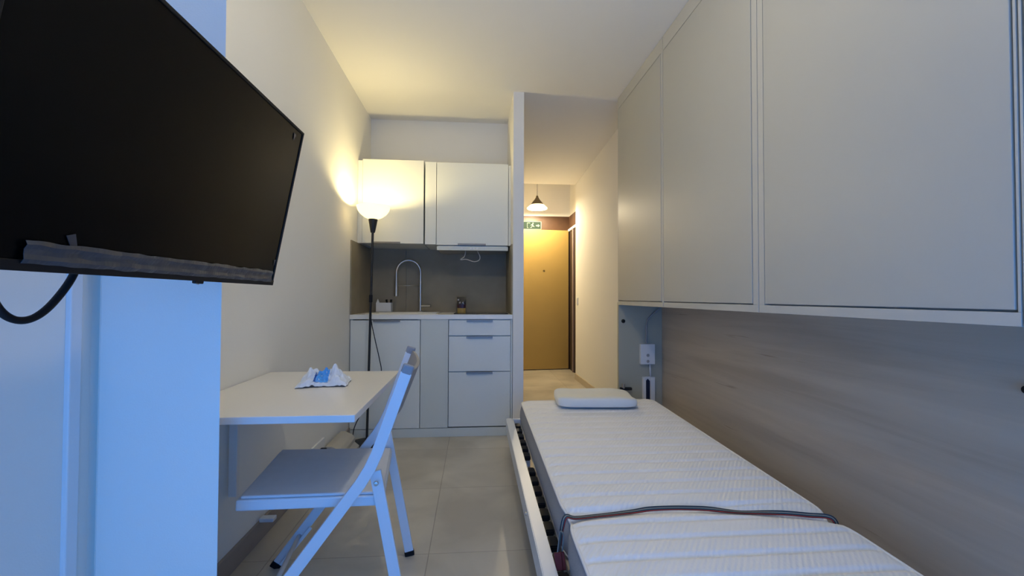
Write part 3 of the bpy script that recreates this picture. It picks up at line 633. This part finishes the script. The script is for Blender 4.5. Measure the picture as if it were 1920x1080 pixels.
# ------------------------------------------------------------------ bed
def zt(y): return .372 - .030 * (2.89 - y)          # mattress top, sinks slightly towards the foot
def zr_(y): return .25 - .026 * (2.89 - y)           # rail top
BY0, BY1 = .84, 2.90
bf = thing('fold_down_bed', (.72, 1.87, 0), 'white metal fold-down bed frame under the mattress', 'bed')
def slope_box(mb, x0, x1, y0, y1, top, h, bev=.003):
    t = bmesh.new(); vs = []
    for y in (y0, y1):
        for x in (x0, x1):
            for d in (0, -h): vs.append(t.verts.new((x, y, top(y) + d)))
    for f in ((0, 1, 3, 2), (4, 6, 7, 5), (0, 2, 6, 4), (1, 5, 7, 3), (0, 4, 5, 1), (2, 3, 7, 6)): t.faces.new([vs[i] for i in f])
    bmesh.ops.recalc_face_normals(t, faces=t.faces[:])
    if bev: bmesh.ops.bevel(t, geom=t.edges[:], offset=bev, segments=2, affect='EDGES')
    mb._merge(t)
mb = MB(); slope_box(mb, .206, .252, BY0, BY1, zr_, .085); mb.build('side_rail', M['white_m'], bf)
mb = MB(); slope_box(mb, 1.19, 1.222, BY0, BY1, zr_, .085); mb.build('side_rail', M['white_m'], bf)
mb = MB(); slope_box(mb, .238, 1.19, BY1 - .03, BY1, zr_, .08); mb.build('head_rail', M['white_m'], bf)
mb = MB(); slope_box(mb, .238, 1.19, BY0, BY0 + .03, zr_, .08); mb.build('foot_rail', M['white_m'], bf)
mb = MB(); slope_box(mb, .252, .266, BY0 + .03, BY1 - .03, lambda y: zr_(y) - .035, .02, .001); mb.build('slat_ledge', M['white_m'], bf)
for y in (1.0, 2.75):
    for x in (.330, 1.10):
        MB().box(x - .014, x + .014, y - .02, y + .02, 0, zr_(y) - .046, .002).build('leg', M['white_m'], bf)
mb = MB().lathe([(0, 0), (.008, 0), (.006, .006), (0, .007)], 12, mtx=Matrix.Translation((.206, 1.75, .19)) @ Matrix.Rotation(R(-90), 4, 'Y')); mb.build('bolt', M['steel'], bf)
y = 2.80; i = 0
while y > BY0 + .08:
    if i != 6:
        mb = MB(); slope_box(mb, .2535, .289, y - .032, y + .032, lambda q: zr_(q) - .012, .022, .004); h_ = mb.build('slat_holder', M['black'], bf)
        mb = MB(); slope_box(mb, .299, 1.188, y - .026, y + .026, lambda q: zr_(q) - .034, .010, .001); mb.build('slat', M['slat'], bf)
    y -= .098; i += 1

# mattress
MX0, MX1, MY0, MY1 = .300, 1.172, .87, 2.885
SY = 1.43                                           # where the strap pulls in
ma = thing('mattress', (.735, 1.88, .22), 'white quilted single mattress with grey sides on the bed', 'mattress')
def sy(x):                                           # line of the strap over the mattress
    return 1.44 + .035 * math.sin(min(1, max(0, (x - .30) / .42)) * math.pi / 2) - .095 * max(0, (x - .62) / .54) ** 1.5
def outline(y, side):
    # half shape with rounded plan corners and a slight pinch at the strap
    rc = .07; d = min(y - MY0, MY1 - y); ins = 0
    if d < rc: ins = rc - math.sqrt(max(0, rc * rc - (rc - d) ** 2))
    pin = .016 * math.exp(-((y - sy(MX0 if side < 0 else MX1)) / .05) ** 2)
    return (MX0 + ins + pin) if side < 0 else (MX1 - ins - pin)
def top(x, y):
    a, b = outline(y, -1), outline(y, 1); u = min(x - a, b - x); edge = 1 - math.exp(-max(0, u) / .022)
    ye = 1 - math.exp(-max(0, min(y - MY0, MY1 - y)) / .02)
    ph = ((y - .93) / .092) % 1.0; dq = min(ph, 1 - ph) * .092
    q = .010 * math.exp(-(dq / .008) ** 2) * (.6 + .4 * edge)
    g = .020 * math.exp(-((y - sy(x)) / .028) ** 2)
    puff = .010 * edge * ye
    return zt(y) - .010 + puff - q * (u > .004) - g + .0016 * noise.noise(Vector((x * 7, y * 9, 0)))
NX = 48; ys = []; y = MY0
while y < MY1: ys.append(y); y += .0065
ys.append(MY1)
t = bmesh.new(); prev = None
for y in ys:
    a, b = outline(y, -1), outline(y, 1); row = []
    for i in range(NX + 1):
        s_ = i / NX; s_ = .5 - .5 * math.cos(math.pi * s_) if True else s_
        x = a + (b - a) * s_; row.append(t.verts.new((x, y, top(x, y))))
    if prev:
        for i in range(NX): t.faces.new((prev[i], prev[i + 1], row[i + 1], row[i]))
    prev = row
mb = MB(); mb._merge(t); mb.build('quilted_top', M['tick'], ma, smooth=True)
loop = [(outline(y, -1), y) for y in ys[::3]] + [(outline(ys[-1], -1) * (1 - k) + outline(ys[-1], 1) * k, MY1) for k in (.0, .5, 1.)] + [(outline(y, 1), y) for y in ys[::-3]] + [(outline(MY0, 1) * (1 - k) + outline(MY0, -1) * k, MY0) for k in (.5,)]
t = bmesh.new(); rings = []
for k in range(7):
    q = k / 6; bulge = .012 * math.sin(math.pi * q)
    ring = []
    for x, y in loop:
        cx = .736; sx = 1 if x > cx else -1
        ring.append(t.verts.new((x + sx * bulge, y, (zt(y) - .012 - .020 * math.exp(-((y - sy(x)) / .028) ** 2) * (1 - q)) * (1 - q) + (zt(y) - .152) * q)))
    rings.append(ring)
for A, B in zip(rings, rings[1:]):
    for i in range(len(loop)): t.faces.new((A[i], A[(i + 1) % len(loop)], B[(i + 1) % len(loop)], B[i]))
t.faces.new(rings[-1]); mb = MB(); mb._merge(t); mb.build('side_border', M['border'], ma, smooth=True)
def pipe(dz):
    P = [Vector((x, y, zt(y) - .011 + dz - (.020 * math.exp(-((y - sy(x)) / .028) ** 2) if dz == 0 else 0))) for x, y in loop]; P.append(P[0].copy()); return P
MB().tube(pipe(0), .0048, 8, smooth=False).build('top_piping', M['piping'], ma, smooth=True)
MB().tube(pipe(-.136), .0045, 8, smooth=False).build('bottom_piping', M['piping'], ma, smooth=True)

# pillow (flat moulded foam)
pw = Matrix.Translation((.752, 2.770, zt(2.76) + .002)) @ Matrix.Rotation(R(-5), 4, 'Z')
t = bmesh.new(); nu, nv = 48, 20; rows = []
for j in range(nv + 1):
    ph = -math.pi / 2 + math.pi * j / nv; row = []
    for i in range(nu):
        a = 2 * math.pi * i / nu
        sg_ = lambda v, p: math.copysign(abs(v) ** p, v)
        cx = sg_(math.cos(ph), .42); x = .245 * cx * sg_(math.cos(a), .28); y = .155 * cx * sg_(math.sin(a), .28); z = .032 * (1 + sg_(math.sin(ph), .5))
        if z > .03: z += .012 * math.cos(y / .155 * math.pi) * -.6 + .004 * math.sin(x * 20)
        row.append(t.verts.new((x, y, z)))
    rows.append(row)
for A, B in zip(rows, rows[1:]):
    for i in range(nu): t.faces.new((A[i], A[(i + 1) % nu], B[(i + 1) % nu], B[i]))
bmesh.ops.remove_doubles(t, verts=t.verts[:], dist=1e-5)
mb = MB(); mb._merge(t, pw); o = mb.build('pillow', M['foam'], smooth=True); tag(o, 'flat white foam pillow at the head of the mattress', 'pillow')

# strap across the mattress
st = thing('mattress_strap', (.27, SY, .22), 'striped elastic luggage strap hooked around the mattress', 'strap')
path = [(.268, 1.405, .222, 85), (.276, 1.42, .245, 75), (.284, 1.432, .285, 60), (.298, 1.438, .318, 40)]
for x, tw in ((.33, 20), (.40, 15), (.48, 20), (.54, 35), (.60, 75), (.68, 85), (.76, 80), (.84, 30), (.90, 15), (.97, 40), (1.04, 75), (1.10, 60), (1.15, 70)):
    path.append((x, sy(x), zt(sy(x)) - .016, tw))
path += [(1.170, 1.372, .300, 90), (1.182, 1.370, .26, 90)]
t = bmesh.new(); uvl = t.loops.layers.uv.new('UVMap'); prev = None; P = catmull([Vector(p[:3]) for p in path], 6); TW = [c.x for c in catmull([Vector((p[3], 0, 0)) for p in path], 6)]
for i, p in enumerate(P):
    d = (P[min(i + 1, len(P) - 1)] - P[max(i - 1, 0)]).normalized(); side = Vector((0, 0, 1)).cross(d)
    if side.length < .2: side = Vector((0, 1, 0))
    side.normalize(); upn = d.cross(side); ang = R(TW[i]); s_ = side * math.cos(ang) + upn * math.sin(ang); nn_ = d.cross(s_)
    hw = .0075
    p = p + Vector((0, 0, abs(math.sin(ang)) * .010 + .002))
    ring = [t.verts.new(p + s_ * hw + nn_ * .001), t.verts.new(p - s_ * hw + nn_ * .001), t.verts.new(p - s_ * hw - nn_ * .001), t.verts.new(p + s_ * hw - nn_ * .001)]
    if prev:
        for k, (va, vb) in enumerate(((0, 1), (1, 1), (1, 0), (0, 0))):
            f = t.faces.new((prev[k], prev[(k + 1) % 4], ring[(k + 1) % 4], ring[k]))
            for lp_, vv in zip(f.loops, (va, vb, vb, va)): lp_[uvl].uv = (i / len(P), vv)
    prev = ring
me = bpy.data.meshes.new('webbing'); t.to_mesh(me); t.free(); me.materials.append(M['strap']); o = bpy.data.objects.new('webbing', me); C.objects.link(o)
for v in me.vertices: v.co -= st.location
o.parent = st
mb = MB(); mb.bar((.262, 1.400, .235), (.266, 1.380, .190), (1, 0, 0), .022, .012, .002); mb.build('hook_sleeve', M['red'], st)
mb = MB(); mb.bar((.280, 1.408, .232), (.283, 1.388, .186), (1, 0, 0), .010, .010, .002); mb.build('hook_sleeve', M['red'], st)
mb = MB(); mb.tube([(.262, 1.398, .230), (.270, 1.415, .262), (.276, 1.425, .285), (.284, 1.42, .283), (.283, 1.41, .262), (.279, 1.404, .235)], .0022, 8); mb.build('wire_hook', M['handle'], st, smooth=True)
mb = MB(); mb.bar((.265, 1.378, .188), (.270, 1.350, .168), (1, 0, 0), .026, .010, .002); mb.build('buckle', M['black'], st)
